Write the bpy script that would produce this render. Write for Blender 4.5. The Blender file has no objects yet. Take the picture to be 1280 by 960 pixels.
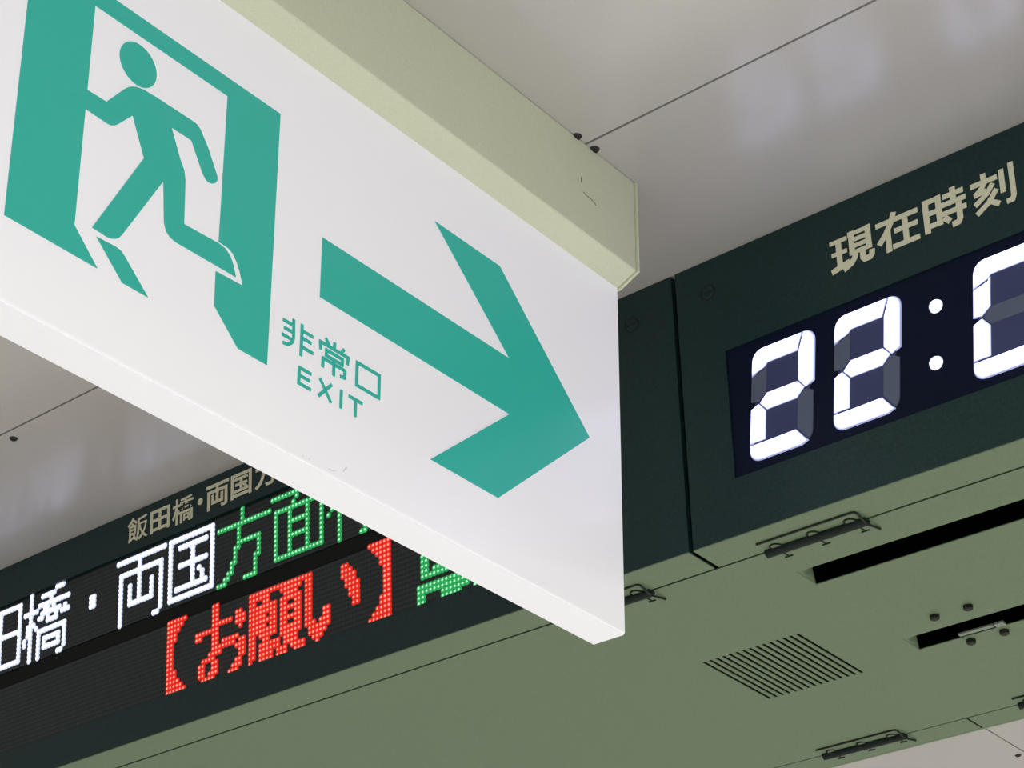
import bpy, bmesh, math
from mathutils import Vector, Matrix
from mathutils.geometry import tessellate_polygon

# ------------------------------------------------------------------ camera, light, exposure
scn = bpy.context.scene
COL = scn.collection
S = 1.3            # metres per survey unit (eye to ceiling = 1 unit)
EYE = 1.6          # camera height above the floor
scn.view_settings.view_transform = 'Standard'
scn.view_settings.look = 'None'
scn.view_settings.gamma = 1
scn.view_settings.exposure = 0.0
try:
    scn.view_settings.use_curve_mapping = False
except Exception:
    pass

cam_d = bpy.data.cameras.new('camera')
cam = bpy.data.objects.new('camera', cam_d)
COL.objects.link(cam)
RX = Vector((0.76485351, 0.64415761, 0.00775123))      # camera right
RD = Vector((-0.2436094, 0.30035141, -0.92219493))     # camera down
RF = Vector((-0.59636698, 0.70345576, 0.38664768))     # camera forward
m = Matrix((RX, -RD, -RF)).transposed().to_4x4()
m.translation = (0, 0, EYE)
cam.matrix_world = m
cam_d.sensor_fit = 'HORIZONTAL'
cam_d.sensor_width = 36
cam_d.lens = 36 * 2651.58 / 1280
cam_d.shift_x = (640 - 589.52) / 1280
cam_d.shift_y = (859.2 - 480) / 1280
cam_d.clip_start = 0.02
scn.camera = cam

W = bpy.data.worlds.new('world')
scn.world = W
W.use_nodes = True
bg = W.node_tree.nodes['Background']
bg.inputs[0].default_value = (1.0, 0.99, 0.97, 1)
bg.inputs[1].default_value = 0.36

def area(name, loc, size, power, color, rot=(0, 0, 0)):
    d = bpy.data.lights.new(name, 'AREA')
    d.shape = 'RECTANGLE'
    d.size, d.size_y = size
    d.energy = power
    d.color = color
    o = bpy.data.objects.new(name, d)
    o.location = loc
    o.rotation_euler = rot
    COL.objects.link(o)
    return o
# rows of ceiling fluorescents along the platform: before the boards, and behind them
for x, p, q in ((-4.0, 12, 60), (-1.6, 32, 140), (0.8, 86, 175), (3.2, 88, 130)):
    area('fluorescent_light', (x, -1.7, 2.86), (1.2, 0.25), p, (1.0, 0.99, 0.96))
    area('fluorescent_light', (x, 4.3, 2.86), (1.2, 0.25), q, (1.0, 0.94, 0.84))
# unseen fill light, added to brighten the exit sign's left end and the bracket
ld = bpy.data.lights.new('sign_fill_light', 'POINT')
ld.energy = 7.8
ld.color = (1.0, 0.99, 0.98)
ld.shadow_soft_size = 0.12
lo = bpy.data.objects.new('sign_fill_light', ld)
lo.location = (0.05, 0.35, 2.5)
COL.objects.link(lo)

# ------------------------------------------------------------------ materials
def mat(name, col, rough=0.5, spec=0.5, metal=0.0, emit=None, strength=0.0, bump=None, speck=None, coat=0.0):
    """speck=(scale, amount): fine colour grain of the paint; bump=(scale, strength)."""
    M = bpy.data.materials.new(name)
    M.use_nodes = True
    nt = M.node_tree
    b = nt.nodes['Principled BSDF']
    b.inputs['Base Color'].default_value = (*col, 1)
    b.inputs['Roughness'].default_value = rough
    b.inputs['Specular IOR Level'].default_value = spec
    b.inputs['Metallic'].default_value = metal
    b.inputs['Coat Weight'].default_value = coat
    if emit:
        b.inputs['Emission Color'].default_value = (*emit, 1)
        b.inputs['Emission Strength'].default_value = strength
    if bump or speck:
        tc = nt.nodes.new('ShaderNodeTexCoord')
    if speck:
        n = nt.nodes.new('ShaderNodeTexNoise')
        n.inputs['Scale'].default_value = speck[0]
        n.inputs['Detail'].default_value = 2
        nt.links.new(tc.outputs['Object'], n.inputs['Vector'])
        r = nt.nodes.new('ShaderNodeMapRange')
        r.inputs['From Min'].default_value = 0.3
        r.inputs['From Max'].default_value = 0.7
        r.inputs['To Min'].default_value = 1 - speck[1]
        r.inputs['To Max'].default_value = 1 + speck[1]
        nt.links.new(n.outputs[0], r.inputs[0])
        mx = nt.nodes.new('ShaderNodeVectorMath')
        mx.operation = 'SCALE'
        mx.inputs[0].default_value = col
        nt.links.new(r.outputs[0], mx.inputs['Scale'])
        nt.links.new(mx.outputs[0], b.inputs['Base Color'])
    if bump:
        n2 = nt.nodes.new('ShaderNodeTexNoise')
        n2.inputs['Scale'].default_value = bump[0]
        nt.links.new(tc.outputs['Object'], n2.inputs['Vector'])
        bp = nt.nodes.new('ShaderNodeBump')
        bp.inputs['Strength'].default_value = bump[1]
        bp.inputs['Distance'].default_value = 0.001
        nt.links.new(n2.outputs[0], bp.inputs['Height'])
        nt.links.new(bp.outputs[0], b.inputs['Normal'])
    return M

M = {}
M['ceiling'] = mat('satin_ceiling_panel', (0.475, 0.465, 0.455), 0.22, 0.8, speck=(1100, 0.09))
M['void'] = mat('dark_gap', (0.008, 0.009, 0.009), 0.8, 0.2)
M['floor'] = mat('pale_terrazzo', (0.545, 0.54, 0.52), 0.5, 0.3, speck=(60, 0.12))
M['green'] = mat('grey_green_paint', (0.140, 0.202, 0.124), 0.45, 0.3, speck=(700, 0.14))
M['face'] = mat('dark_green_face', (0.008, 0.029, 0.030), 0.35, 0.3, speck=(380, 0.2))
M['bracket'] = mat('pale_green_paint', (0.63, 0.67, 0.51), 0.45, 0.4, speck=(800, 0.05))
M['acrylic'] = mat('lit_white_acrylic', (0.75, 0.75, 0.76), 0.25, 0.5, emit=(0.96, 0.96, 1.10), strength=0.225)
M['acrylic_low'] = mat('lit_white_diffuser', (0.75, 0.75, 0.76), 0.3, 0.5, emit=(0.93, 0.96, 1.15), strength=0.27)
M['film'] = mat('lit_green_film', (0.02, 0.26, 0.20), 0.3, 0.4, emit=(0.016, 0.34, 0.29), strength=0.5)
M['scuff'] = mat('scuff_dark', (0.25, 0.24, 0.18), 0.8, 0.1)
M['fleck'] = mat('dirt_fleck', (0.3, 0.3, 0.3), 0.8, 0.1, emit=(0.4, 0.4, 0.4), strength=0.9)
M['screw'] = mat('dark_steel', (0.012, 0.014, 0.013), 0.5, 0.5)
M['hinge'] = mat('hinge_steel', (0.010, 0.017, 0.016), 0.6, 0.2)
M['wire'] = mat('dark_wire', (0.010, 0.014, 0.008), 0.5, 0.3)
M['plate'] = mat('latch_steel', (0.30, 0.34, 0.31), 0.35, 0.5, metal=0.6)
M['letter'] = mat('cream_lettering', (0.74, 0.72, 0.54), 0.6, 0.2)
M['window'] = mat('smoked_clock_window', (0.004, 0.007, 0.024), 0.3, 0.10)
M['seg_off'] = mat('unlit_segment', (0.105, 0.125, 0.19), 0.5, 0.3)
M['seg_base'] = mat('digit_base', (0.05, 0.06, 0.145), 0.6, 0.2)
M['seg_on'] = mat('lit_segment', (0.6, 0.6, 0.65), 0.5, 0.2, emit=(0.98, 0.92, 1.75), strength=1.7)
M['seg_glow_flank'] = mat('segment_glow_flank', (0.5, 0.5, 0.6), 0.5, 0.2, emit=(0.70, 0.75, 1.15), strength=1.0)  # bluish emission on the sides, a soft glowing edge put into colour
M['seg_glow_rim'] = mat('segment_glow_rim', (0.3, 0.3, 0.4), 0.5, 0.2, emit=(0.24, 0.27, 0.55), strength=1.0)  # dim blue emission, the glow round a lit segment painted as a step
M['colon'] = mat('lit_colon', (0.6, 0.6, 0.65), 0.5, 0.2, emit=(0.86, 0.87, 1.0), strength=1.0)
def led(n, halo, core):
    M['halo_' + n] = mat('led_halo_' + n, tuple(c * 0.3 for c in halo), 0.4, 0.3, emit=halo, strength=1.0)  # wide dim ring: the bloom round each dot painted as emission
    M['core_' + n] = mat('led_core_' + n, (0.5, 0.5, 0.5), 0.4, 0.3, emit=core, strength=1.0)
led('white', (0.60, 0.68, 0.84), (1.3, 1.25, 2.1))
led('green', (0.016, 0.34, 0.08), (0.28, 0.92, 0.46))
led('red', (0.70, 0.012, 0.005), (1.0, 0.20, 0.10))

def matrix_mat():
    X = mat('led_matrix_board', (0.02, 0.03, 0.03), 0.45, 0.4)
    nt = X.node_tree
    b = nt.nodes['Principled BSDF']
    tc = nt.nodes.new('ShaderNodeTexCoord')
    sp = nt.nodes.new('ShaderNodeSeparateXYZ')
    nt.links.new(tc.outputs['Object'], sp.inputs[0])
    prods = []
    for k, pitch in ((0, 0.0046 * S), (2, 0.00487 * S)):
        a = nt.nodes.new('ShaderNodeMath'); a.operation = 'MULTIPLY'
        a.inputs[1].default_value = 2 * math.pi / pitch
        nt.links.new(sp.outputs[k], a.inputs[0])
        c = nt.nodes.new('ShaderNodeMath'); c.operation = 'COSINE'
        nt.links.new(a.outputs[0], c.inputs[0])
        prods.append(c)
    s = nt.nodes.new('ShaderNodeMath'); s.operation = 'MULTIPLY_ADD'
    s.inputs[1].default_value = 0.25
    nt.links.new(prods[0].outputs[0], s.inputs[0])
    nt.links.new(prods[1].outputs[0], s.inputs[2])
    r = nt.nodes.new('ShaderNodeMapRange')
    r.inputs['From Min'].default_value = -1; r.inputs['From Max'].default_value = 1
    r.inputs['To Min'].default_value = 0.010; r.inputs['To Max'].default_value = 0.034
    nt.links.new(s.outputs[0], r.inputs[0])
    cb = nt.nodes.new('ShaderNodeCombineColor')
    nt.links.new(r.outputs[0], cb.inputs[1])
    for k, f in ((0, 0.70), (2, 1.06)):
        q = nt.nodes.new('ShaderNodeMath'); q.operation = 'MULTIPLY'; q.inputs[1].default_value = f
        nt.links.new(r.outputs[0], q.inputs[0])
        nt.links.new(q.outputs[0], cb.inputs[k])
    nt.links.new(cb.outputs[0], b.inputs['Base Color'])
    return X
M['matrix'] = matrix_mat()

# ------------------------------------------------------------------ helpers
ZB, YT, YB = 0.7481, 1.2465, 1.2595        # underside height, face top and bottom depth
TILT = math.atan2(YB - YT, 1 - ZB)
VB = (1 - ZB) / math.cos(TILT)             # length of the tilted face
XS, XK = -0.8087, -0.8371                  # exit sign front and back

def P(x, y, z):
    return Vector((x * S, y * S, EYE + z * S))
def F(u, v, w=0.0):
    """a point on the boards' tilted face: u along it, v down from the ceiling, w out towards the viewer"""
    return P(u, YT + v * math.sin(TILT) - w * math.cos(TILT), 1 - v * math.cos(TILT) - w * math.sin(TILT))
def SG(y, z, w=0.0):
    """a point on the exit sign's front"""
    return P(XS + w, y, z)

def root(name, loc, label, cat, group=None):
    o = bpy.data.objects.new(name, None)
    o.empty_display_size = 0.05
    o.location = loc
    COL.objects.link(o)
    tag(o, label, cat, group)
    return o
def tag(o, label, cat, group=None):
    o['label'] = label
    o['category'] = cat
    if group:
        o['group'] = group
def base(o):
    v = Vector((0, 0, 0))
    while o is not None:
        v += o.location
        o = o.parent
    return v
def obj(name, bm, mats, parent=None, origin=None, bevel=0.0, label=None, smooth=False, kind=None, normals=True):
    if not isinstance(mats, (list, tuple)):
        mats = [mats]
    if normals:
        bmesh.ops.recalc_face_normals(bm, faces=bm.faces)
    off = base(parent) if parent else (origin or Vector((0, 0, 0)))
    bmesh.ops.translate(bm, verts=bm.verts, vec=-off)
    me = bpy.data.meshes.new(name)
    if smooth:
        for f in bm.faces:
            f.smooth = True
    bm.to_mesh(me)
    bm.free()
    for x in mats:
        me.materials.append(M[x])
    o = bpy.data.objects.new(name, me)
    COL.objects.link(o)
    if parent:
        o.parent = parent
    else:
        o.location = off
    if label:
        o['label'] = label
    if kind:
        o['kind'] = kind
    if bevel:
        md = o.modifiers.new('bevel', 'BEVEL')
        md.width = bevel
        md.segments = 2
        md.limit_method = 'ANGLE'
    return o

def hexa(bm, pts, mi=0):
    """box from eight points: bottom ring then top ring"""
    v = [bm.verts.new(p) for p in pts]
    for f in ((0, 1, 2, 3), (4, 5, 6, 7), (0, 1, 5, 4), (1, 2, 6, 5), (2, 3, 7, 6), (3, 0, 4, 7)):
        bm.faces.new([v[i] for i in f]).material_index = mi
def box(bm, fn, a0, a1, b0, b1, c0, c1, mi=0):
    hexa(bm, [fn(a0, b0, c0), fn(a1, b0, c0), fn(a1, b1, c0), fn(a0, b1, c0),
              fn(a0, b0, c1), fn(a1, b0, c1), fn(a1, b1, c1), fn(a0, b1, c1)], mi)
def new():
    return bmesh.new()

def sheet(bm, fn, a0, a1, b0, b1, holes, c0, c1):
    """one plate (a x b, thickness c0..c1) with rectangular holes, as a single welded mesh"""
    A = sorted({a0, a1, *[h[0] for h in holes], *[h[1] for h in holes]})
    B = sorted({b0, b1, *[h[2] for h in holes], *[h[3] for h in holes]})
    def solid(i, j):
        if i < 0 or j < 0 or i >= len(A) - 1 or j >= len(B) - 1:
            return False
        x, y = (A[i] + A[i + 1]) / 2, (B[j] + B[j + 1]) / 2
        return not any(h[0] < x < h[1] and h[2] < y < h[3] for h in holes)
    cache = {}
    def vt(i, j, k):
        if (i, j, k) not in cache:
            cache[(i, j, k)] = bm.verts.new(fn(A[i], B[j], (c0, c1)[k]))
        return cache[(i, j, k)]
    for i in range(len(A) - 1):
        for j in range(len(B) - 1):
            if not solid(i, j):
                continue
            for k in (0, 1):
                bm.faces.new([vt(i, j, k), vt(i + 1, j, k), vt(i + 1, j + 1, k), vt(i, j + 1, k)])
            for (di, dj, e) in ((-1, 0, ((i, j), (i, j + 1))), (1, 0, ((i + 1, j), (i + 1, j + 1))),
                                (0, -1, ((i, j), (i + 1, j))), (0, 1, ((i, j + 1), (i + 1, j + 1)))):
                if not solid(i + di, j + dj):
                    (p, q) = e
                    bm.faces.new([vt(*p, 0), vt(*q, 0), vt(*q, 1), vt(*p, 1)])

def slab(bm, fn, poly, c0, c1, mi=0, sides=None, top=None):
    """prism of a polygon on a plane"""
    n = len(poly)
    lo = [bm.verts.new(fn(a, b, c0)) for a, b in poly]
    hi = [bm.verts.new(fn(a, b, c1)) for a, b in (top or poly)]
    for (i, j, k) in tessellate_polygon([[Vector((a, b, 0)) for a, b in poly]]):
        bm.faces.new([hi[i], hi[j], hi[k]]).material_index = mi
        bm.faces.new([lo[k], lo[j], lo[i]]).material_index = mi
    for i in range(n):
        f = bm.faces.new([lo[i], lo[(i + 1) % n], hi[(i + 1) % n], hi[i]])
        f.material_index = mi if sides is None else sides

def stroke(bm, fn, pts, w, c0, c1):
    """a pen stroke of width w along a polyline, mitred at its corners"""
    closed = pts[0] == pts[-1] and len(pts) > 2
    q = [Vector(p) for p in (pts[:-1] if closed else pts)]
    n = len(q)
    L, R = [], []
    for i in range(n):
        dirs = []
        if closed or i > 0:
            dirs.append((q[i] - q[i - 1]).normalized())
        if closed or i < n - 1:
            dirs.append((q[(i + 1) % n] - q[i]).normalized())
        d = sum(dirs, Vector((0, 0)))
        d.normalize()
        nn = Vector((-d.y, d.x))
        k = 1.0
        if len(dirs) == 2:
            k = 1 / max(0.5, nn.dot(Vector((-dirs[0].y, dirs[0].x))))
        L.append(q[i] + nn * w / 2 * k)
        R.append(q[i] - nn * w / 2 * k)
    idx = range(n if closed else n - 1)
    Lv = [[bm.verts.new(fn(p.x, p.y, c)) for p in L] for c in (c0, c1)]
    Rv = [[bm.verts.new(fn(p.x, p.y, c)) for p in R] for c in (c0, c1)]
    for i in idx:
        j = (i + 1) % n
        for k in (0, 1):
            bm.faces.new([Lv[k][i], Lv[k][j], Rv[k][j], Rv[k][i]])
        bm.faces.new([Lv[0][i], Lv[0][j], Lv[1][j], Lv[1][i]])
        bm.faces.new([Rv[0][i], Rv[0][j], Rv[1][j], Rv[1][i]])
    if not closed:
        for i in (0, n - 1):
            bm.faces.new([Lv[0][i], Rv[0][i], Rv[1][i], Lv[1][i]])

def disc(bm, c, ax, r0, r1, h, n=20, mi=0, mi_top=None):
    """cylinder / frustum from point c along ax"""
    ax = Vector(ax).normalized()
    t = ax.cross(Vector((0, 0, 1)))
    if t.length < 0.1:
        t = Vector((1, 0, 0))
    t.normalize()
    b = ax.cross(t)
    r = [[], []]
    for i in range(n):
        a = 2 * math.pi * i / n
        d = t * math.cos(a) + b * math.sin(a)
        r[0].append(bm.verts.new(c + d * r0))
        r[1].append(bm.verts.new(c + ax * h + d * r1))
    for i in range(n):
        j = (i + 1) % n
        bm.faces.new([r[0][i], r[0][j], r[1][j], r[1][i]]).material_index = mi
    bm.faces.new(r[1]).material_index = mi if mi_top is None else mi_top
    bm.faces.new(r[0][::-1]).material_index = mi

def tube(bm, pts, r, n=10):
    """round rod along a polyline of world points"""
    pts = [Vector(p) for p in pts]
    rings = []
    for i, p in enumerate(pts):
        d = Vector((0, 0, 0))
        if i > 0:
            d += (p - pts[i - 1]).normalized()
        if i < len(pts) - 1:
            d += (pts[i + 1] - p).normalized()
        d.normalize()
        t = d.cross(Vector((0, 0, 1)))
        if t.length < 0.01:
            t = Vector((1, 0, 0))
        t.normalize()
        b = d.cross(t)
        rings.append([bm.verts.new(p + (t * math.cos(2 * math.pi * k / n) + b * math.sin(2 * math.pi * k / n)) * r) for k in range(n)])
    for a, c in zip(rings, rings[1:]):
        for k in range(n):
            bm.faces.new([a[k], a[(k + 1) % n], c[(k + 1) % n], c[k]])
    bm.faces.new(rings[0][::-1])
    bm.faces.new(rings[-1])

def glyph(bm, ch, fn, a0, a1, b0, b1, c0, c1, bold=0.02, flip=True):
    """one printed character fitted to a rectangle of a plane (b runs downwards)"""
    cu = bpy.data.curves.new('glyph', 'FONT')
    cu.body = ch
    cu.offset = bold
    cu.resolution_u = 4
    o = bpy.data.objects.new('glyph', cu)
    COL.objects.link(o)
    bpy.context.view_layer.update()
    me = bpy.data.meshes.new_from_object(o.evaluated_get(bpy.context.evaluated_depsgraph_get()))
    bpy.data.objects.remove(o)
    bpy.data.curves.remove(cu)
    xs = [v.co.x for v in me.vertices]
    ys = [v.co.y for v in me.vertices]
    x0, x1, y0, y1 = min(xs), max(xs), min(ys), max(ys)
    g = bmesh.new()
    g.from_mesh(me)
    bmesh.ops.remove_doubles(g, verts=g.verts, dist=1e-5)
    def mp(co, c):
        return fn(a0 + (co.x - x0) / (x1 - x0) * (a1 - a0), b1 - (co.y - y0) / (y1 - y0) * (b1 - b0), c)
    top = {v: bm.verts.new(mp(v.co, c1)) for v in g.verts}
    bot = {v: bm.verts.new(mp(v.co, c0)) for v in g.verts}
    for f in g.faces:
        bm.faces.new([top[v] for v in f.verts])
        try:
            bm.faces.new([bot[v] for v in reversed(f.verts)])
        except ValueError:
            pass
    for e in g.edges:
        if len(e.link_faces) == 1:
            v, w = e.verts
            bm.faces.new([bot[v], bot[w], top[w], top[v]])
    g.free()
    bpy.data.meshes.remove(me)

# ------------------------------------------------------------------ the setting
bm = new()
# ceiling panels with open joints: one joint along the boards, one crossing it behind them
G = 0.0011
ys = [(-3.2, 1.061 - G), (1.061 + G, 3.6)]
for (y0, y1) in ys:
    if y0 < 0:
        box(bm, P, -4.5, 3.5, y0, y1, 1.0, 1.02)
    else:
        box(bm, P, -4.5, -1.122 - G, y0, y1, 1.0, 1.02)
        box(bm, P, -1.122 + G, 3.5, y0, y1, 1.0, 1.02)
box(bm, P, -4.5, 3.5, -3.2, 3.6, 1.022, 1.04, 1)
ceil = obj('ceiling', bm, ['ceiling', 'void'], kind='structure')
bm = new()
zf = -EYE / S
box(bm, P, -4.5, 3.5, -3.2, 3.6, zf - 0.04, zf)
obj('floor', bm, 'floor', kind='structure')

def ceiling_screw(x, y, label, r=0.0042):
    bm = new()
    c = P(x, y, 1.0)
    disc(bm, c, (0, 0, -1), r * S, r * S * 0.75, 0.0016 * S, 20)
    # cross recess arms standing as thin ribs
    box(bm, lambda a, b, d: c + Vector((a, b, -d)) * S, -r * 0.5, r * 0.5, -0.0006, 0.0006, 0.0015, 0.0020)
    box(bm, lambda a, b, d: c + Vector((a, b, -d)) * S, -0.0006, 0.0006, -r * 0.5, r * 0.5, 0.0015, 0.0020)
    o = obj('ceiling_screw', bm, 'screw', origin=c)
    tag(o, label, 'screw', 'screws along the ceiling panel joints')
ceiling_screw(-1.486, 1.0728, 'small dark screw in the ceiling beside the joint at the left, below the exit sign')
ceiling_screw(-0.7905, 1.0490, 'dark screw half hidden at the exit sign bracket, above the ceiling joint')
ceiling_screw(-0.7895, 1.0700, 'dark screw half hidden at the exit sign bracket, below the ceiling joint')
ceiling_screw(-1.1336, 2.4474, 'screw in the ceiling beyond the display cabinet, at lower right corner')

# ------------------------------------------------------------------ exit sign
Y0, Y1 = 0.50, 1.123
ZS = 0.6205
sign = root('exit_sign', P((XS + XK) / 2, (Y0 + Y1) / 2, 1.0),
            'lit white exit sign with green running figure and arrow, under pale green bracket', 'exit sign')
bm = new()
box(bm, P, XK, XS, Y0, Y1, ZS + 0.0004, 0.935)
obj('light_panel', bm, 'acrylic', sign, bevel=0.0012)
bm = new()
box(bm, P, XK + 0.0008, XS - 0.0008, Y0 + 0.001, Y1 - 0.001, ZS - 0.0008, ZS + 0.0004)
obj('bottom_diffuser', bm, 'acrylic_low', sign, label='brighter lit underside strip')
# bracket: box with its lower edges chamfered in to the panel
XM = (XS + XK) / 2
XR = -0.7906
XL = 2 * XM - XR
bm = new()
prof = [(XL, 1.0), (XR, 1.0), (XR, 0.9186), (XS + 0.0006, 0.9104), (XK - 0.0006, 0.9104), (XL, 0.9186)]
a = [bm.verts.new(P(x, Y0, z)) for x, z in prof]
b = [bm.verts.new(P(x, Y1 + 0.0, z)) for x, z in prof]
for i in range(6):
    bm.faces.new([a[i], a[(i + 1) % 6], b[(i + 1) % 6], b[i]])
bm.faces.new(a)
bm.faces.new(b)
br = obj('mounting_bracket', bm, 'bracket', sign, bevel=0.0016, label='pale green painted bracket')
bm = new()
e = 0.0016
prof = [(XL - e, 1.0), (XR + e, 1.0), (XR + e, 0.9180), (XS + 0.0006 + e * .4, 0.9089), (XK - 0.0006 - e * .4, 0.9089), (XL - e, 0.9180)]
a = [bm.verts.new(P(x, Y1, z)) for x, z in prof]
b = [bm.verts.new(P(x, Y1 + 0.0022, z)) for x, z in prof]
for i in range(6):
    bm.faces.new([a[i], a[(i + 1) % 6], b[(i + 1) % 6], b[i]])
bm.faces.new(a)
bm.faces.new(b)
obj('end_cap', bm, 'bracket', sign, bevel=0.0006)
bm = new()
for pts in ([(1.0546, .9659), (1.0540, .9611)], [(1.0566, .9539), (1.0597, .953), (1.0674, .9528), (1.0725, .9506)]):
    stroke(bm, lambda y, z, w: P(XR + w, y, z), pts, 0.0007, 0.0, 0.0003)
obj('scratch', bm, 'scuff', br)

PIC = {
 'door_frame': [
  [(0.5627, 0.8566), (0.5627, 0.6716), (0.6276, 0.6714), (0.6092, 0.6903), (0.6092, 0.8431), (0.6092, 0.8566)],
  [(0.6092, 0.8566), (0.6092, 0.8431), (0.7157, 0.8431), (0.7157, 0.8566)],
  [(0.7157, 0.8566), (0.7609, 0.8566), (0.7605, 0.6716), (0.7363, 0.6716), (0.7157, 0.6911), (0.7151, 0.7148),
   (0.7374, 0.7159), (0.7342, 0.7247), (0.7311, 0.7302), (0.7277, 0.7341), (0.7235, 0.7359), (0.7160, 0.7362)]],
 'running_figure': [
  [(0.6091, 0.7825), (0.6234, 0.7828), (0.6354, 0.799), (0.6385, 0.8025), (0.6416, 0.8048), (0.645, 0.8063), (0.6492, 0.8074),
   (0.659, 0.808), (0.6881, 0.8083), (0.6922, 0.808), (0.6955, 0.8061), (0.7028, 0.7962), (0.7115, 0.7805), (0.7117, 0.778),
   (0.7102, 0.7752), (0.7077, 0.7734), (0.7048, 0.7727), (0.7025, 0.7736), (0.6998, 0.7762), (0.6892, 0.7943), (0.6729, 0.7942),
   (0.6816, 0.7758), (0.6851, 0.7702), (0.6866, 0.7639), (0.6880, 0.7336), (0.7162, 0.7350), (0.7215, 0.7342), (0.7258, 0.7312),
   (0.7289, 0.7258), (0.7313, 0.7191), (0.6824, 0.7182), (0.678, 0.7193), (0.6748, 0.7218), (0.6729, 0.7265), (0.6701, 0.7541),
   (0.6427, 0.7014), (0.6407, 0.6985), (0.6384, 0.6968), (0.6358, 0.6955), (0.6331, 0.6949), (0.6215, 0.6954), (0.6543, 0.7614),
   (0.6434, 0.7852), (0.634, 0.7737), (0.6314, 0.771), (0.6287, 0.7694), (0.6259, 0.7688), (0.6091, 0.7694)],
  [(0.6252, 0.6911), (0.6393, 0.6919), (0.6431, 0.6912), (0.6461, 0.6891), (0.6652, 0.6714), (0.6459, 0.6714)]],
 'arrow': [[(0.803, 0.7858), (0.9916, 0.7858), (0.9107, 0.8565), (0.9805, 0.8565), (1.0835, 0.763), (0.9797, 0.6712),
            (0.9103, 0.6712), (0.9916, 0.7413), (0.803, 0.7413)]],
}
PIC['running_figure'].append([(0.6443 + 0.0143 * math.cos(t * math.pi / 16), 0.8223 + 0.0145 * math.sin(t * math.pi / 16)) for t in range(32)])
picto = None
W0, W1 = 0.0, 0.0005
for name, polys in PIC.items():
    bm = new()
    for poly in polys:
        slab(bm, SG, poly, W0, W1)
    obj(name, bm, 'film', sign, label='green %s printed on the panel' % name.replace('_', ' '))
TXT = {
 'emergency_exit_lettering': [
  [(0.7812, 0.7141), (0.7817, 0.701), (0.7803, 0.6969), (0.7769, 0.6939), (0.7728, 0.6936)], [(0.7720, 0.7095), (0.7814, 0.7096)],
  [(0.7732, 0.7043), (0.7817, 0.7045)], [(0.7716, 0.6990), (0.7818, 0.699)], [(0.7886, 0.7141), (0.7886, 0.6912)],
  [(0.7887, 0.7095), (0.7985, 0.7095)], [(0.7887, 0.7044), (0.7973, 0.7044)], [(0.7889, 0.698), (0.7991, 0.698)],
  [(0.8048, 0.7101), (0.8056, 0.7040)], [(0.8040, 0.7097), (0.8312, 0.7097)], [(0.8303, 0.7099), (0.8297, 0.7042)],
  [(0.8096, 0.7144), (0.8129, 0.7106)], [(0.8177, 0.7150), (0.8177, 0.7097)], [(0.8264, 0.7140), (0.8235, 0.7098)],
  [(0.8106, 0.7061), (0.8251, 0.7061), (0.8251, 0.7021), (0.8106, 0.7021), (0.8106, 0.7061)], [(0.8078, 0.6995), (0.8078, 0.6924)],
  [(0.8072, 0.6990), (0.8288, 0.6990)], [(0.8279, 0.6992), (0.8274, 0.6937), (0.8236, 0.6932)], [(0.8177, 0.7024), (0.8177, 0.6908)],
  [(0.8386, 0.7103), (0.8594, 0.7103), (0.8594, 0.6938), (0.8386, 0.6938), (0.8386, 0.7103)]],
 'exit_lettering': [
  [(0.7878, 0.6838), (0.7878, 0.6708)], [(0.7876, 0.6828), (0.7983, 0.6828)], [(0.7877, 0.6775), (0.7975, 0.6775)],
  [(0.7878, 0.6718), (0.7984, 0.6718)], [(0.8058, 0.6838), (0.8165, 0.6707)], [(0.8165, 0.6838), (0.8051, 0.6707)],
  [(0.8252, 0.684), (0.8252, 0.6708)], [(0.832, 0.6829), (0.8446, 0.6829)], [(0.8383, 0.6830), (0.8383, 0.6707)]],
}
for name, st in TXT.items():
    bm = new()
    for pts in st:
        kz = st.index(pts)
        stroke(bm, SG, pts, 0.0023, W0 + kz * 1e-6, W1 + kz * 8e-6)
    obj(name, bm, 'film', sign)
for y, z in ((0.7946, 0.624), (0.7998, 0.6242)):
    bm = new()
    disc(bm, SG(y, z, -0.0002), (1, 0, 0), 0.0007 * S, 0.0004 * S, 0.0005 * S, 8)
    obj('dirt_fleck', bm, 'fleck', sign)
for pts, w in (([(0.8164, 0.6245), (0.8215, 0.625), (0.8233, 0.6264)], 0.0004), ([(0.8297, 0.6283), (0.8325, 0.6324)], 0.0008)):
    bm = new()
    stroke(bm, SG, pts, w, -0.0002, 0.0003)
    obj('dirt_fleck', bm, 'fleck', sign)

# ------------------------------------------------------------------ display cabinet (hangs from the ceiling, carries both front units)
XA, XB = -2.05, -0.384            # ends of the cabinet
XG = -0.8413                      # joint between the departure board and the clock
YR = 1.7470                       # rear edge
H1, H2 = 1.2967, 1.7113           # front and rear joint of the underside door
cab = root('display_cabinet', P((XA + XB) / 2, (YT + YR) / 2, 1.0),
           'long grey-green display cabinet under the ceiling, seen from below with vent slots', 'display cabinet')
bm = new()
# shell: back, top, ends and a dark lining just behind the front units
box(bm, P, XA, XB, YR - 0.004, YR, ZB, 0.9995)
box(bm, P, XA, XB, YB + 0.0075, YR - 0.004, 0.9945, 0.9995)
box(bm, P, XA, XA + 0.003, YB + 0.0075, YR - 0.004, ZB + 0.006, 0.9945)
box(bm, P, XB - 0.003, XB, YB + 0.0075, YR - 0.004, ZB + 0.006, 0.9945)
obj('shell', bm, 'green', cab)
bm = new()
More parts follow.
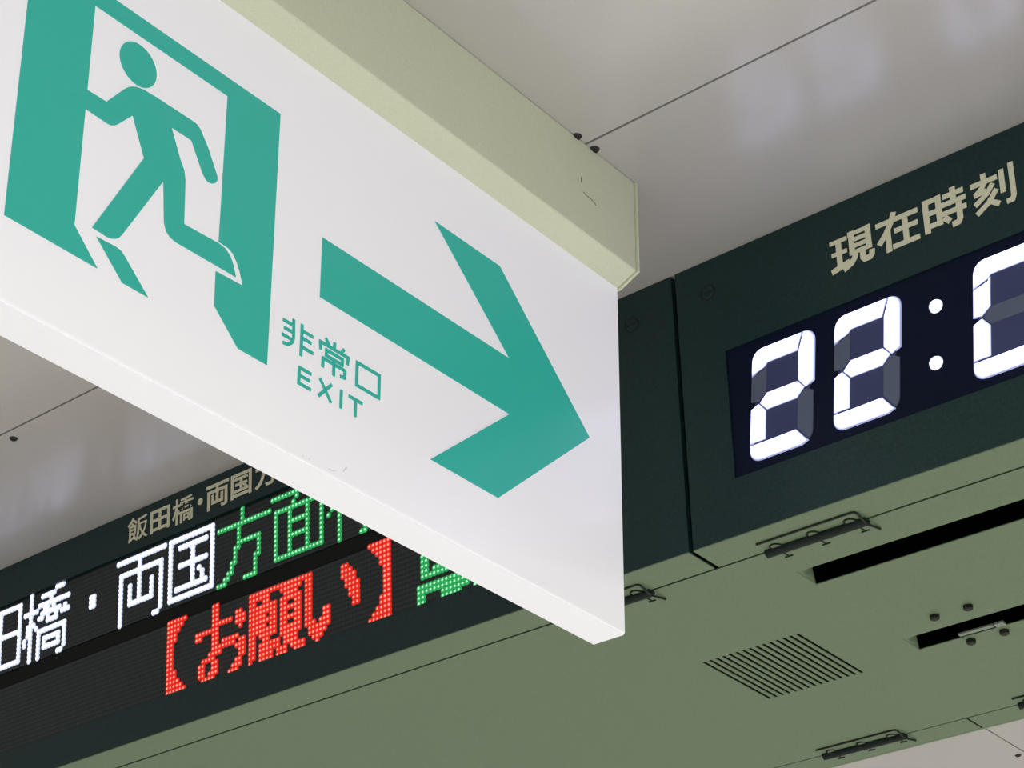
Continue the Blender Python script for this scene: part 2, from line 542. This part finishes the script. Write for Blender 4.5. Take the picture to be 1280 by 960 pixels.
# dark inside: lining box above the door
box(bm, P, XA + 0.004, XB - 0.004, YB + 0.0215, YR - 0.006, 0.985, 0.993)
box(bm, P, XA + 0.004, XB - 0.004, YB + 0.0215, YB + 0.0235, ZB + 0.006, 0.985)
box(bm, P, XA + 0.004, XB - 0.004, YR - 0.0065, YR - 0.0045, ZB + 0.006, 0.985)
box(bm, P, XA + 0.004, XA + 0.006, YB + 0.0235, YR - 0.0065, ZB + 0.006, 0.985)
box(bm, P, XB - 0.006, XB - 0.004, YB + 0.0235, YR - 0.0065, ZB + 0.006, 0.985)
# strips closing the joints of the door from above
box(bm, P, XA + 0.004, XB - 0.004, H1 - 0.012, H1 + 0.012, ZB + 0.0045, ZB + 0.0060)
box(bm, P, XA + 0.004, XB - 0.004, H2 - 0.012, H2 + 0.012, ZB + 0.0045, ZB + 0.0060)
obj('lining', bm, 'void', cab, label='dark interior lining')
# underside door with vent grille and two louvre openings
gx = [-0.9573 + i * (0.9573 - 0.8608) / 14 for i in range(15)]
holes = [(x - 0.0015, x + 0.0015, 1.4462, 1.5552) for x in gx]
LV = [(-0.7960, -0.4300, 1.3415, 1.3726), (-0.7960, -0.4300, 1.5125, 1.5424)]
holes += list(LV)
bm = new()
sheet(bm, P, XA + 0.001, XB - 0.001, H1 + 0.0013, H2 - 0.0009, holes, ZB, ZB + 0.0009)
door = obj('underside_door', bm, 'green', cab)
for (x0, x1, y0, y1) in LV:
    bm = new()
    nx, ny = 40, 14
    grid = []
    th = 0.0012
    xs_ = [x0 + (0.013 * i / 10 if i <= 10 else 0.013 + (x1 - x0 - 0.026) * (i - 10) / 20 if i <= 30 else (x1 - x0) - 0.013 * (40 - i) / 10) for i in range(nx + 1)]
    yend = y0 + (y1 - y0) * 0.52
    for lay in (0, 1):
        g = []
        for x in xs_:
            ex = min(1, (x - x0) / 0.012, (x1 - x) / 0.012)
            ex = max(0, ex)
            ex = math.sqrt(ex * (2 - ex))
            row = []
            for j in range(ny + 1):
                t = j / ny
                h = 0.021 * (t ** 1.8) * ex
                yy = y0 + (yend - y0) * t
                if ex < 1:
                    yy = y0 + (y1 - (y1 - yend) * ex - y0) * t
                row.append(bm.verts.new(P(x, yy, ZB + h + lay * th + 0.0001)))
            g.append(row)
        grid.append(g)
    for lay in (0, 1):
        for i in range(nx):
            for j in range(ny):
                bm.faces.new([grid[lay][i][j], grid[lay][i + 1][j], grid[lay][i + 1][j + 1], grid[lay][i][j + 1]])
    for i in range(nx):
        for j in (0, ny):
            bm.faces.new([grid[0][i][j], grid[0][i + 1][j], grid[1][i + 1][j], grid[1][i][j]])
    for j in range(ny):
        for i in (0, nx):
            bm.faces.new([grid[0][i][j], grid[0][i][j + 1], grid[1][i][j + 1], grid[1][i][j]])
    obj('louvre', bm, 'green', cab, smooth=True)
for (u0, u1) in ((XA, XG - 0.0022), (XG + 0.0022, XB)):
    bm = new()
    box(bm, P, u0, u1, YB + 0.00692, H1 - 0.0013, ZB, ZB + 0.0010)
    obj('front_lip', bm, 'green', cab)
for (u0, u1) in ((XA, XG - 0.0008), (XG + 0.0016, XB)):
    bm = new()
    box(bm, P, u0, u1, H2 + 0.0009, YR - 0.0042, ZB, ZB + 0.0010)
    obj('rear_lip', bm, 'green', cab)
# latch plate in the second louvre, and four domed bolts round it
bm = new()
box(bm, P, -0.7540, -0.7215, 1.5330, 1.5375, ZB - 0.0012, ZB + 0.0008)
box(bm, P, -0.7205, -0.7118, 1.5325, 1.5395, ZB - 0.0016, ZB + 0.0008)
obj('latch_plate', bm, 'plate', cab, bevel=0.0005, label='light steel latch plate')
for (x, y) in ((-0.7510, 1.4868), (-0.7199, 1.4866), (-0.7512, 1.5512), (-0.7200, 1.5513)):
    bm = new()
    disc(bm, P(x, y, ZB), (0, 0, -1), 0.0041 * S, 0.0041 * S, 0.0034 * S, 20)
    disc(bm, P(x, y, ZB - 0.0034), (0, 0, -1), 0.0039 * S, 0.0028 * S, 0.0008 * S, 20)
    obj('bolt', bm, 'wire', cab, label='dark bolt head')

def hinge(x0, yl):
    """hinge over a door joint: barrel, three knuckle rings, bent dark retaining rod, small pins"""
    o = None
    bm = new()
    r = 0.0042
    L = 0.0905
    c = 0.0012
    tube(bm, [P(x0, yl, ZB - c), P(x0 + L, yl, ZB - c)], r * S, 16)
    o = obj('hinge', bm, 'hinge', cab, label='dark steel hinge barrel')
    for k in (0.011, 0.0447, 0.0778):
        b2 = new()
        n = 14
        cx = x0 + k
        # ring knuckle: small dome lying beside the barrel
        for s, rr in ((0.0, 0.0050),):
            pts = [P(cx + rr * math.cos(math.pi * t / n), yl - 0.0035 - 0.0062 * math.sin(math.pi * t / n), ZB - 0.0006) for t in range(n + 1)]
            tube(b2, pts, 0.0007 * S, 8)
        disc(b2, P(cx, yl - 0.0045, ZB), (0, 0, -1), 0.0044 * S, 0.0036 * S, 0.0008 * S, 16, 1)
        obj('knuckle', b2, ['wire', 'green'], o)
    b3 = new()
    yw = yl - 0.0176
    pts = [P(x0 + 0.0013, yw, ZB - 0.0008), P(x0 + 0.0860, yw, ZB - 0.0008), P(x0 + 0.0884, yw + 0.0008, ZB - 0.0008),
           P(x0 + 0.0896, yw + 0.003, ZB - 0.0012), P(x0 + 0.0898, yl - 0.002, ZB - 0.0040), P(x0 + 0.0898, yl + 0.002, ZB - 0.0040),
           P(x0 + 0.0900, yl + 0.0200, ZB - 0.0008)]
    tube(b3, pts, 0.0010 * S, 8)
    obj('retaining_rod', b3, 'wire', o)
    for k in (0.0100, 0.0440, 0.0790):
        b4 = new()
        tube(b4, [P(x0 + k, yl + 0.0030, ZB - 0.0012), P(x0 + k, yl + 0.0165, ZB - 0.0004)], 0.0005 * S, 6)
        tube(b4, [P(x0 + k - 0.0035, yl + 0.0165, ZB - 0.0004), P(x0 + k + 0.0035, yl + 0.0165, ZB - 0.0004)], 0.0007 * S, 6)
        obj('split_pin', b4, 'wire', o)
    return o
def copy_part(o, delta):
    c = o.copy()
    COL.objects.link(c)
    c.location = o.location + delta
    for ch in list(o.children):
        d = ch.copy()
        COL.objects.link(d)
        d.parent = c
    return c
h0 = hinge(-0.7945, H1)
for (x, y) in ((-0.9965, H1), (-0.9955, H2), (-0.7862, H2)):
    copy_part(h0, Vector(((x + 0.7945) * S, (y - H1) * S, 0)))

# ------------------------------------------------------------------ face units
def fastener(u, v, parent):
    bm = new()
    n = F(0, 0, 1) - F(0, 0, 0)
    tube(bm, [F(u + 0.0068 * math.cos(t * math.pi / 10), v + 0.0062 * math.sin(t * math.pi / 10), 0.0001) for t in range(-7, 13)], 0.0007 * S, 6)
    disc(bm, F(u, v, 0.0), n, 0.0060 * S, 0.0054 * S, 0.0006 * S, 24, 1)
    box(bm, F, u - 0.004, u + 0.004, v - 0.0006, v + 0.0006, 0.0004, 0.0010)
    obj('fastener', bm, ['wire', 'face'], parent)

def unit(parent, u0, u1, holes):
    bm = new()
    sheet(bm, F, u0, u1, 0.0005, VB - 0.0012, holes, -0.0060, 0.0)
    obj('face_panel', bm, 'face', parent, label='dark green front panel')
    bm = new()
    box(bm, P, u0, u1, YB - 0.0002, YB + 0.0069, ZB, ZB + 0.0010)
    obj('bottom_return', bm, 'green', parent, label='grey-green folded lower edge')

# departure board
UL0, UL1 = XA, XG - 0.0022
R1, R2 = (0.0445, 0.1235), (0.1385, 0.2146)
MX0, MX1 = -2.0, -0.925
board = root('departure_board', F((UL0 + UL1) / 2, 0, 0) + Vector((0, 0, 0)),
             'long dark departure board with white, green and red dot-matrix text behind exit sign', 'departure board')
unit(board, UL0, UL1, [(MX0, MX1, R1[0], R2[1])])
PX, PV = 0.004606, 0.00487
for (v0, v1) in (R1, R2):
    bm = new()
    box(bm, F, MX0 + 0.0002, MX1 - 0.0002, v0 + 0.0012, v1 - 0.0012, -0.0055, -0.0030)
    obj('dot_matrix', bm, 'matrix', board, label='dark dot-matrix strip')
bm = new()
box(bm, F, MX0 + 0.0002, MX1 - 0.0002, R1[1], R2[0], -0.0055, -0.0040)
box(bm, F, MX0 + 0.0001, MX1 - 0.0001, R1[0] + 0.0001, R2[1] - 0.0001, -0.0064, -0.0056)
obj('divider', bm, 'void', board, label='black strip between the two text rows')

DOTS = {
'han': """
...#......######
..#.#.....#.....
.#...#....#.....
#..#..#...#.....
..######..######
..#...#...#...#.
..#####...#...#.
..#...#...##..#.
..#####...#.#.#.
..#.......#..#..
..#..#...#...#..
..#.#....#..#.#.
..##.#...#.#...#
.##...#.##......
................
................""",
'den': """
................
.##############.
.#.....#......#.
.#.....#......#.
.#.....#......#.
.#.....#......#.
.#.....#......#.
.##############.
.#.....#......#.
.#.....#......#.
.#.....#......#.
.#.....#......#.
.#.....#......#.
.#.....#......#.
.##############.
................""",
'kyo': """
..#........###..
..#...#####.....
..#......#......
..#..###########
#####..##.#.....
..#...#######.#.
..#..##.#..#.###
.###....####....
.##.#...........
.##..##########.
#.#..#........#.
#.#..#.######.#.
..#..#.#....#.#.
..#..#.######.#.
..#..#........#.
..#..#......##..""",
'dot': """
................
................
................
................
................
................
.......##.......
.......##.......
.......##.......
................
................
................
................
................
................
................""",
'ryo': """
................
################
.......#........
.......#........
.##############.
.#.....#......#.
.#.....#......#.
.#..#..#...#..#.
.#..#..#...#..#.
.#..#..#...#..#.
.#..#..#...#..#.
.#..########..#.
.#............#.
.#............#.
.#............#.
.#..........##..""",
'koku': """
................
.##############.
.#............#.
.#..#########.#.
.#......#.....#.
.#......#.....#.
.#......#.....#.
.#..#########.#.
.#......#.....#.
.#......#.#...#.
.#......#..#..#.
.#......#..#..#.
.#.##########.#.
.#............#.
.##############.
................""",
'hou': """
.......#........
.......#........
.......#........
################
......#.........
......#.........
......#.........
......#######...
.....##.....#...
.....#......#...
.....#......#...
....##.....##...
....#......#....
...##......#....
..##.......#....
###.....####....""",
'men': """
................
################
.......#........
......#.........
.##############.
.#...#....#...#.
.#...#....#...#.
.#...######...#.
.#...#....#...#.
.#...#....#...#.
.#...######...#.
.#...#....#...#.
.#...#....#...#.
.#...#....#...#.
.##############.
................""",
'iku': """
...#............
..#...##########
.#..............
#...............
...#............
...#............
..#..###########
..#.......#.....
.###......#.....
#..#......#.....
...#......#.....
...#......#.....
...#......#.....
...#......#.....
...#......#.....
...#.....##.....""",
'kakko': """
.......######...
.......#####....
.......####.....
.......###......
.......###......
.......##.......
.......##.......
.......##.......
.......##.......
.......##.......
.......##.......
.......###......
.......###......
.......####.....
.......#####....
.......######...""",
'o': """
.....##.........
.....##.........
.....##.........
.....##.....##..
.....######.###.
#######.....###.
##...##......#..
.....##.........
.....##.#####...
.....#######.##.
....####....###.
..####.......##.
.##..##......##.
.##..##.....##..
.##.###....###..
..####....###...""",
'gan': """
................
################
######...######.
##..##....####..
########.######.
########.##..##.
#####.##.######.
########.##..##.
#####.##.######.
########.##..##.
##.#####.######.
##..##...######.
##.######.####..
##.######.####..
##.####.###.####
#..####.###..###""",
'i': """
................
##..............
##........##....
##........###...
##........####..
##.........###..
##.........####.
##..........###.
##..........###.
##...##......##.
##...##......##.
###.###.........
.######.........
.#####..........
..###...........
...#............""",
'kakkot': """
...######.......
....#####.......
.....####.......
......###.......
......###.......
.......##.......
.......##.......
.......##.......
.......##.......
.......##.......
.......##.......
......###.......
......###.......
.....####.......
....#####.......
...######.......""",
'eki': """
.########.#####.
.##..##...#...#.
.##..##...#...#.
.######...#...#.
.##..##...#...#.
.##..##...#####.
.######...#..#..
.##..##...#..#..
.##..##...#..#..
.##.###...#..#..
.#######.#....#.
................
#############.#.
##############..
##....#######.##
##....#####...##""",
}
def led_char(key, u0, v0, color, label, big):
    rows = DOTS[key].strip('\n').split('\n')
    bm = new()
    n = F(0, 0, 1) - F(0, 0, 0)
    r0 = (0.78 if big else 0.68) * PX * S
    r1 = (0.50 if big else 0.27) * PX * S
    for j, row in enumerate(rows):
        for i, ch in enumerate(row):
            if ch == '#':
                disc(bm, F(u0 + i * PX, v0 + j * PV, -0.0030), n, r0, r1, (0.0010 if big else 0.0008) * S, 10, 0, 1)
    obj('led_character', bm, ['halo_' + color, 'core_' + color], board, label=label)
ADV = 0.0737
U1 = -1.5342
V1, V2 = 0.0470, 0.1390
for k, (key, color) in enumerate((('han', 'white'), ('den', 'white'), ('kyo', 'white'), ('dot', 'white'), ('ryo', 'white'), ('koku', 'white'),
                                  ('hou', 'green'), ('men', 'green'), ('iku', 'green'))):
    led_char(key, U1 + (k - 4) * ADV, V1, color, '%s dot-matrix character in the upper row' % color, color == 'white')
for key, u, color in (('kakko', -1.4878, 'red'), ('o', -1.4150, 'red'), ('gan', -1.3413, 'red'), ('i', -1.2676, 'red'), ('kakkot', -1.2018, 'red'),
                      ('eki', -1.1295, 'green')):
    led_char(key, u, V2, color, '%s dot-matrix character in the lower row' % color, False)
LAB = [('飯', -1.5188, -1.4883, .0080, .0350), ('田', -1.4844, -1.4555, .0100, .0348), ('橋', -1.4517, -1.4205, .0084, .0365),
       ('・', -1.4149, -1.4079, .0181, .0251), ('両', -1.4027, -1.3710, .0092, .0363), ('国', -1.3677, -1.3390, .0090, .0352),
       ('方', -1.3345, -1.3035, .0080, .0355), ('面', -1.2995, -1.2690, .0092, .0355)]
for ch, a0, a1, b0, b1 in LAB:
    bm = new()
    if ch == '・':
        disc(bm, F((a0 + a1) / 2, (b0 + b1) / 2, 0.0), F(0, 0, 1) - F(0, 0, 0), 0.0036 * S, 0.0036 * S, 0.0004 * S, 20)
    else:
        glyph(bm, ch, F, a0, a1, b0, b1, 0.0, 0.0004, 0.010 if ch in '飯橋' else 0.018)
    obj('heading_character', bm, 'letter', board, label='cream heading character', normals=False)
fastener(-0.8808 - 0.0045, 0.0300, board)

# digital clock
UC0, UC1 = XG + 0.0022, XB
WU0, WU1, WV0, WV1 = -0.7962, -0.430, 0.0888, 0.2026
clock = root('digital_clock', F((UC0 + UC1) / 2, 0, 0),
             'dark digital clock showing 22:0 in glowing white segments, right of the departure board', 'clock')
unit(clock, UC0, UC1, [(WU0, WU1, WV0, WV1)])
bm = new()
box(bm, F, WU0 + 0.0002, WU1 - 0.0002, WV0 + 0.0002, WV1 - 0.0002, -0.0055, -0.0016)
obj('display_window', bm, 'window', clock, label='glossy black display window')

SL = 0.110                              # italic slant
DT, DB, DW, TH = 0.0983, 0.1942, 0.0580, 0.0152
DM = (DT + DB) / 2
def digit_fn(uc):
    def fn(a, b, c):
        return F(uc + a - (b - DM) * SL, b, c)
    return fn
def arc(cx, cy, r, t0, t1, n=6):
    return [(cx + r * math.cos(math.radians(t0 + (t1 - t0) * i / n)), cy + r * math.sin(math.radians(t0 + (t1 - t0) * i / n))) for i in range(n + 1)]
def segs():
    hw = DW / 2
    R = 0.0105
    t, b, mid = DT, DB, DM
    g = 0.0004
    q = TH * 0.5
    s = {}
    # b grows downwards; corners rounded on the outside
    s['top'] = arc(-hw + R, t + R, R, 180, 270) + [(hw - TH * 0.72 - g, t), (hw - TH - g, t + TH)] + [(-hw + TH, t + TH), (-hw + TH - 0.003, t + TH + 0.003), (-hw, t + TH + 0.007)]
    s['upper_right'] = [(hw - TH * 0.72 + g, t)] + arc(hw - R, t + R, R, 270, 360) + [(hw, mid - 0.003), (hw - q, mid + 0.001), (hw - TH + g, mid - q)] + [(hw - TH + g, t + TH)]
    s['lower_right'] = [(hw - q, mid + 0.001 + g), (hw, mid + 0.005)] + arc(hw - R, b - R, R, 0, 50) + [(hw - TH + g, b - TH), (hw - TH + g, mid + q)]
    s['bottom'] = [(-hw, b - TH + g)] + arc(-hw + R, b - R, R, 180, 90) + [(hw - R, b), (hw - R * 0.42, b - R * 0.22), (hw - TH - g, b - TH), (-hw + TH, b - TH + g)]
    s['lower_left'] = [(-hw + q, mid - 0.001 + g), (-hw + TH - g, mid + q), (-hw + TH - g, b - TH - g), (-hw, b - TH - g), (-hw, mid + 0.003)]
    s['upper_left'] = [(-hw, t + TH + 0.0078), (-hw + TH - 0.003, t + TH + 0.0040), (-hw + TH - g, t + TH + g), (-hw + TH - g, mid - q), (-hw + q, mid - 0.001 - g), (-hw, mid - 0.003)]
    s['middle'] = [(-hw + q + g, mid), (-hw + TH, mid - q), (hw - TH, mid - q), (hw - q - g, mid), (hw - TH, mid + q), (-hw + TH, mid + q)]
    return s
ON = {'2': ('top', 'upper_right', 'middle', 'lower_left', 'bottom'),
      '0': ('top', 'upper_right', 'lower_right', 'bottom', 'lower_left', 'upper_left')}
def inset(poly, d):
    """the polygon drawn in by d"""
    q = [Vector(p) for p in poly]
    n = len(q)
    ar = sum(q[i].x * q[(i + 1) % n].y - q[(i + 1) % n].x * q[i].y for i in range(n))
    sg = 1 if ar > 0 else -1
    out = []
    for i in range(n):
        d0 = (q[i] - q[i - 1]).normalized()
        d1 = (q[(i + 1) % n] - q[i]).normalized()
        n0 = Vector((-d0.y, d0.x)) * sg
        n1 = Vector((-d1.y, d1.x)) * sg
        mm = (n0 + n1).normalized()
        out.append(tuple(q[i] + mm * d / max(0.6, mm.dot(n0))))
    return out
for ch, uc in (('2', -0.7479), ('2', -0.6723), ('0', -0.5542), ('0', -0.4786)):
    fn = digit_fn(uc)
    bm = new()
    hw = DW / 2 - 0.004
    slab(bm, fn, [(-hw, DT + 0.004), (hw, DT + 0.004), (hw, DB - 0.004), (-hw, DB - 0.004)], -0.0016, -0.0008)
    d = obj('digit', bm, 'seg_base', clock, label='seven-segment digit %s' % ch)
    for name, poly in segs().items():
        on = name in ON[ch]
        b2 = new()
        if on:
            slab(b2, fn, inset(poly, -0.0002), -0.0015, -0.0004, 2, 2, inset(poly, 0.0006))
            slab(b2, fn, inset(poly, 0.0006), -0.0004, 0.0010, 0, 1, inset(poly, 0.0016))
        else:
            slab(b2, fn, inset(poly, 0.0006), -0.0015, -0.0002)
        obj('segment', b2, ['seg_on', 'seg_glow_flank', 'seg_glow_rim'] if on else 'seg_off', d, label='glowing white segment' if on else 'unlit grey segment')
for (u, v) in ((-0.6112, 0.1212), (-0.6162, 0.1674)):
    bm = new()
    n = F(0, 0, 1) - F(0, 0, 0)
    disc(bm, F(u, v, -0.0016), n, 0.0056 * S, 0.0048 * S, 0.0020 * S, 28)
    obj('colon_dot', bm, 'colon', clock, label='glowing round colon dot')
JI = {
 'gen': ((-0.6945, -0.6555, .0283, .0632), [[(0, .14), (.42, .14)], [(.03, .47), (.40, .47)], [(0, .92), (.44, .80)], [(.21, .14), (.21, .86)],
         [(.52, .02), (.52, .64)], [(.92, .02), (.92, .64)], [(.44, .09), (.99, .09)], [(.5, .27), (.93, .27)], [(.5, .44), (.93, .44)], [(.45, .61), (.99, .61)],
         [(.60, .6), (.57, .75), (.48, .87), (.28, .97)], [(.76, .6), (.76, .84), (.80, .90), (.92, .90), (.97, .84), (.98, .72)]]),
 'zai': ((-0.6535, -0.6152, .0278, .0630), [[(0, .2), (1, .2)], [(.45, 0), (.38, .22), (.22, .50), (.04, .72)], [(.27, .44), (.27, 1)],
         [(.42, .51), (.98, .51)], [(.69, .27), (.69, .92)], [(.36, .91), (1, .91)]]),
 'ji': ((-0.6130, -0.5751, .0277, .0636), [[(.07, .06), (.07, .93)], [(.37, .06), (.37, .84)], [(.03, .13), (.41, .13)], [(.05, .44), (.39, .44)], [(.05, .77), (.39, .77)],
         [(.48, .17), (.96, .17)], [(.72, 0), (.72, .40)], [(.43, .37), (1, .37)], [(.43, .60), (1, .60)], [(.83, .44), (.83, .86), (.78, .94), (.64, .95)], [(.47, .69), (.60, .84)]]),
 'koku': ((-0.5728, -0.5347, .0277, .0632), [[(.31, 0), (.31, .22)], [(0, .22), (.61, .22)], [(.33, .24), (.24, .37), (.11, .47)], [(.06, .48), (.34, .46)],
         [(.50, .34), (.36, .54), (.06, .74)], [(.57, .52), (.38, .78), (.08, .98)], [(.34, .72), (.60, .92)],
         [(.71, .08), (.71, .68)], [(.93, 0), (.93, .84), (.89, .94), (.76, .95)]]),
}
for key, ((a0, a1, b0, b1), st) in JI.items():
    bm = new()
    a0, a1, b0, b1 = a0 + .0008, a1 - .0012, b0 + .0010, b1 - .0014
    for pts in st:
        k = (0.0036 if key == 'gen' else 0.0042) if abs(pts[0][1] - pts[-1][1]) < .1 else (0.0042 if key == 'koku' else 0.0048)
        stroke(bm, F, [(a0 + p * (a1 - a0), b0 + q * (b1 - b0)) for p, q in pts], k, 0.0, 0.0004 + st.index(pts) * 1e-5)
    obj('heading_character', bm, 'letter', clock, label='cream heading character')
fastener(-0.8085, 0.0300, clock)
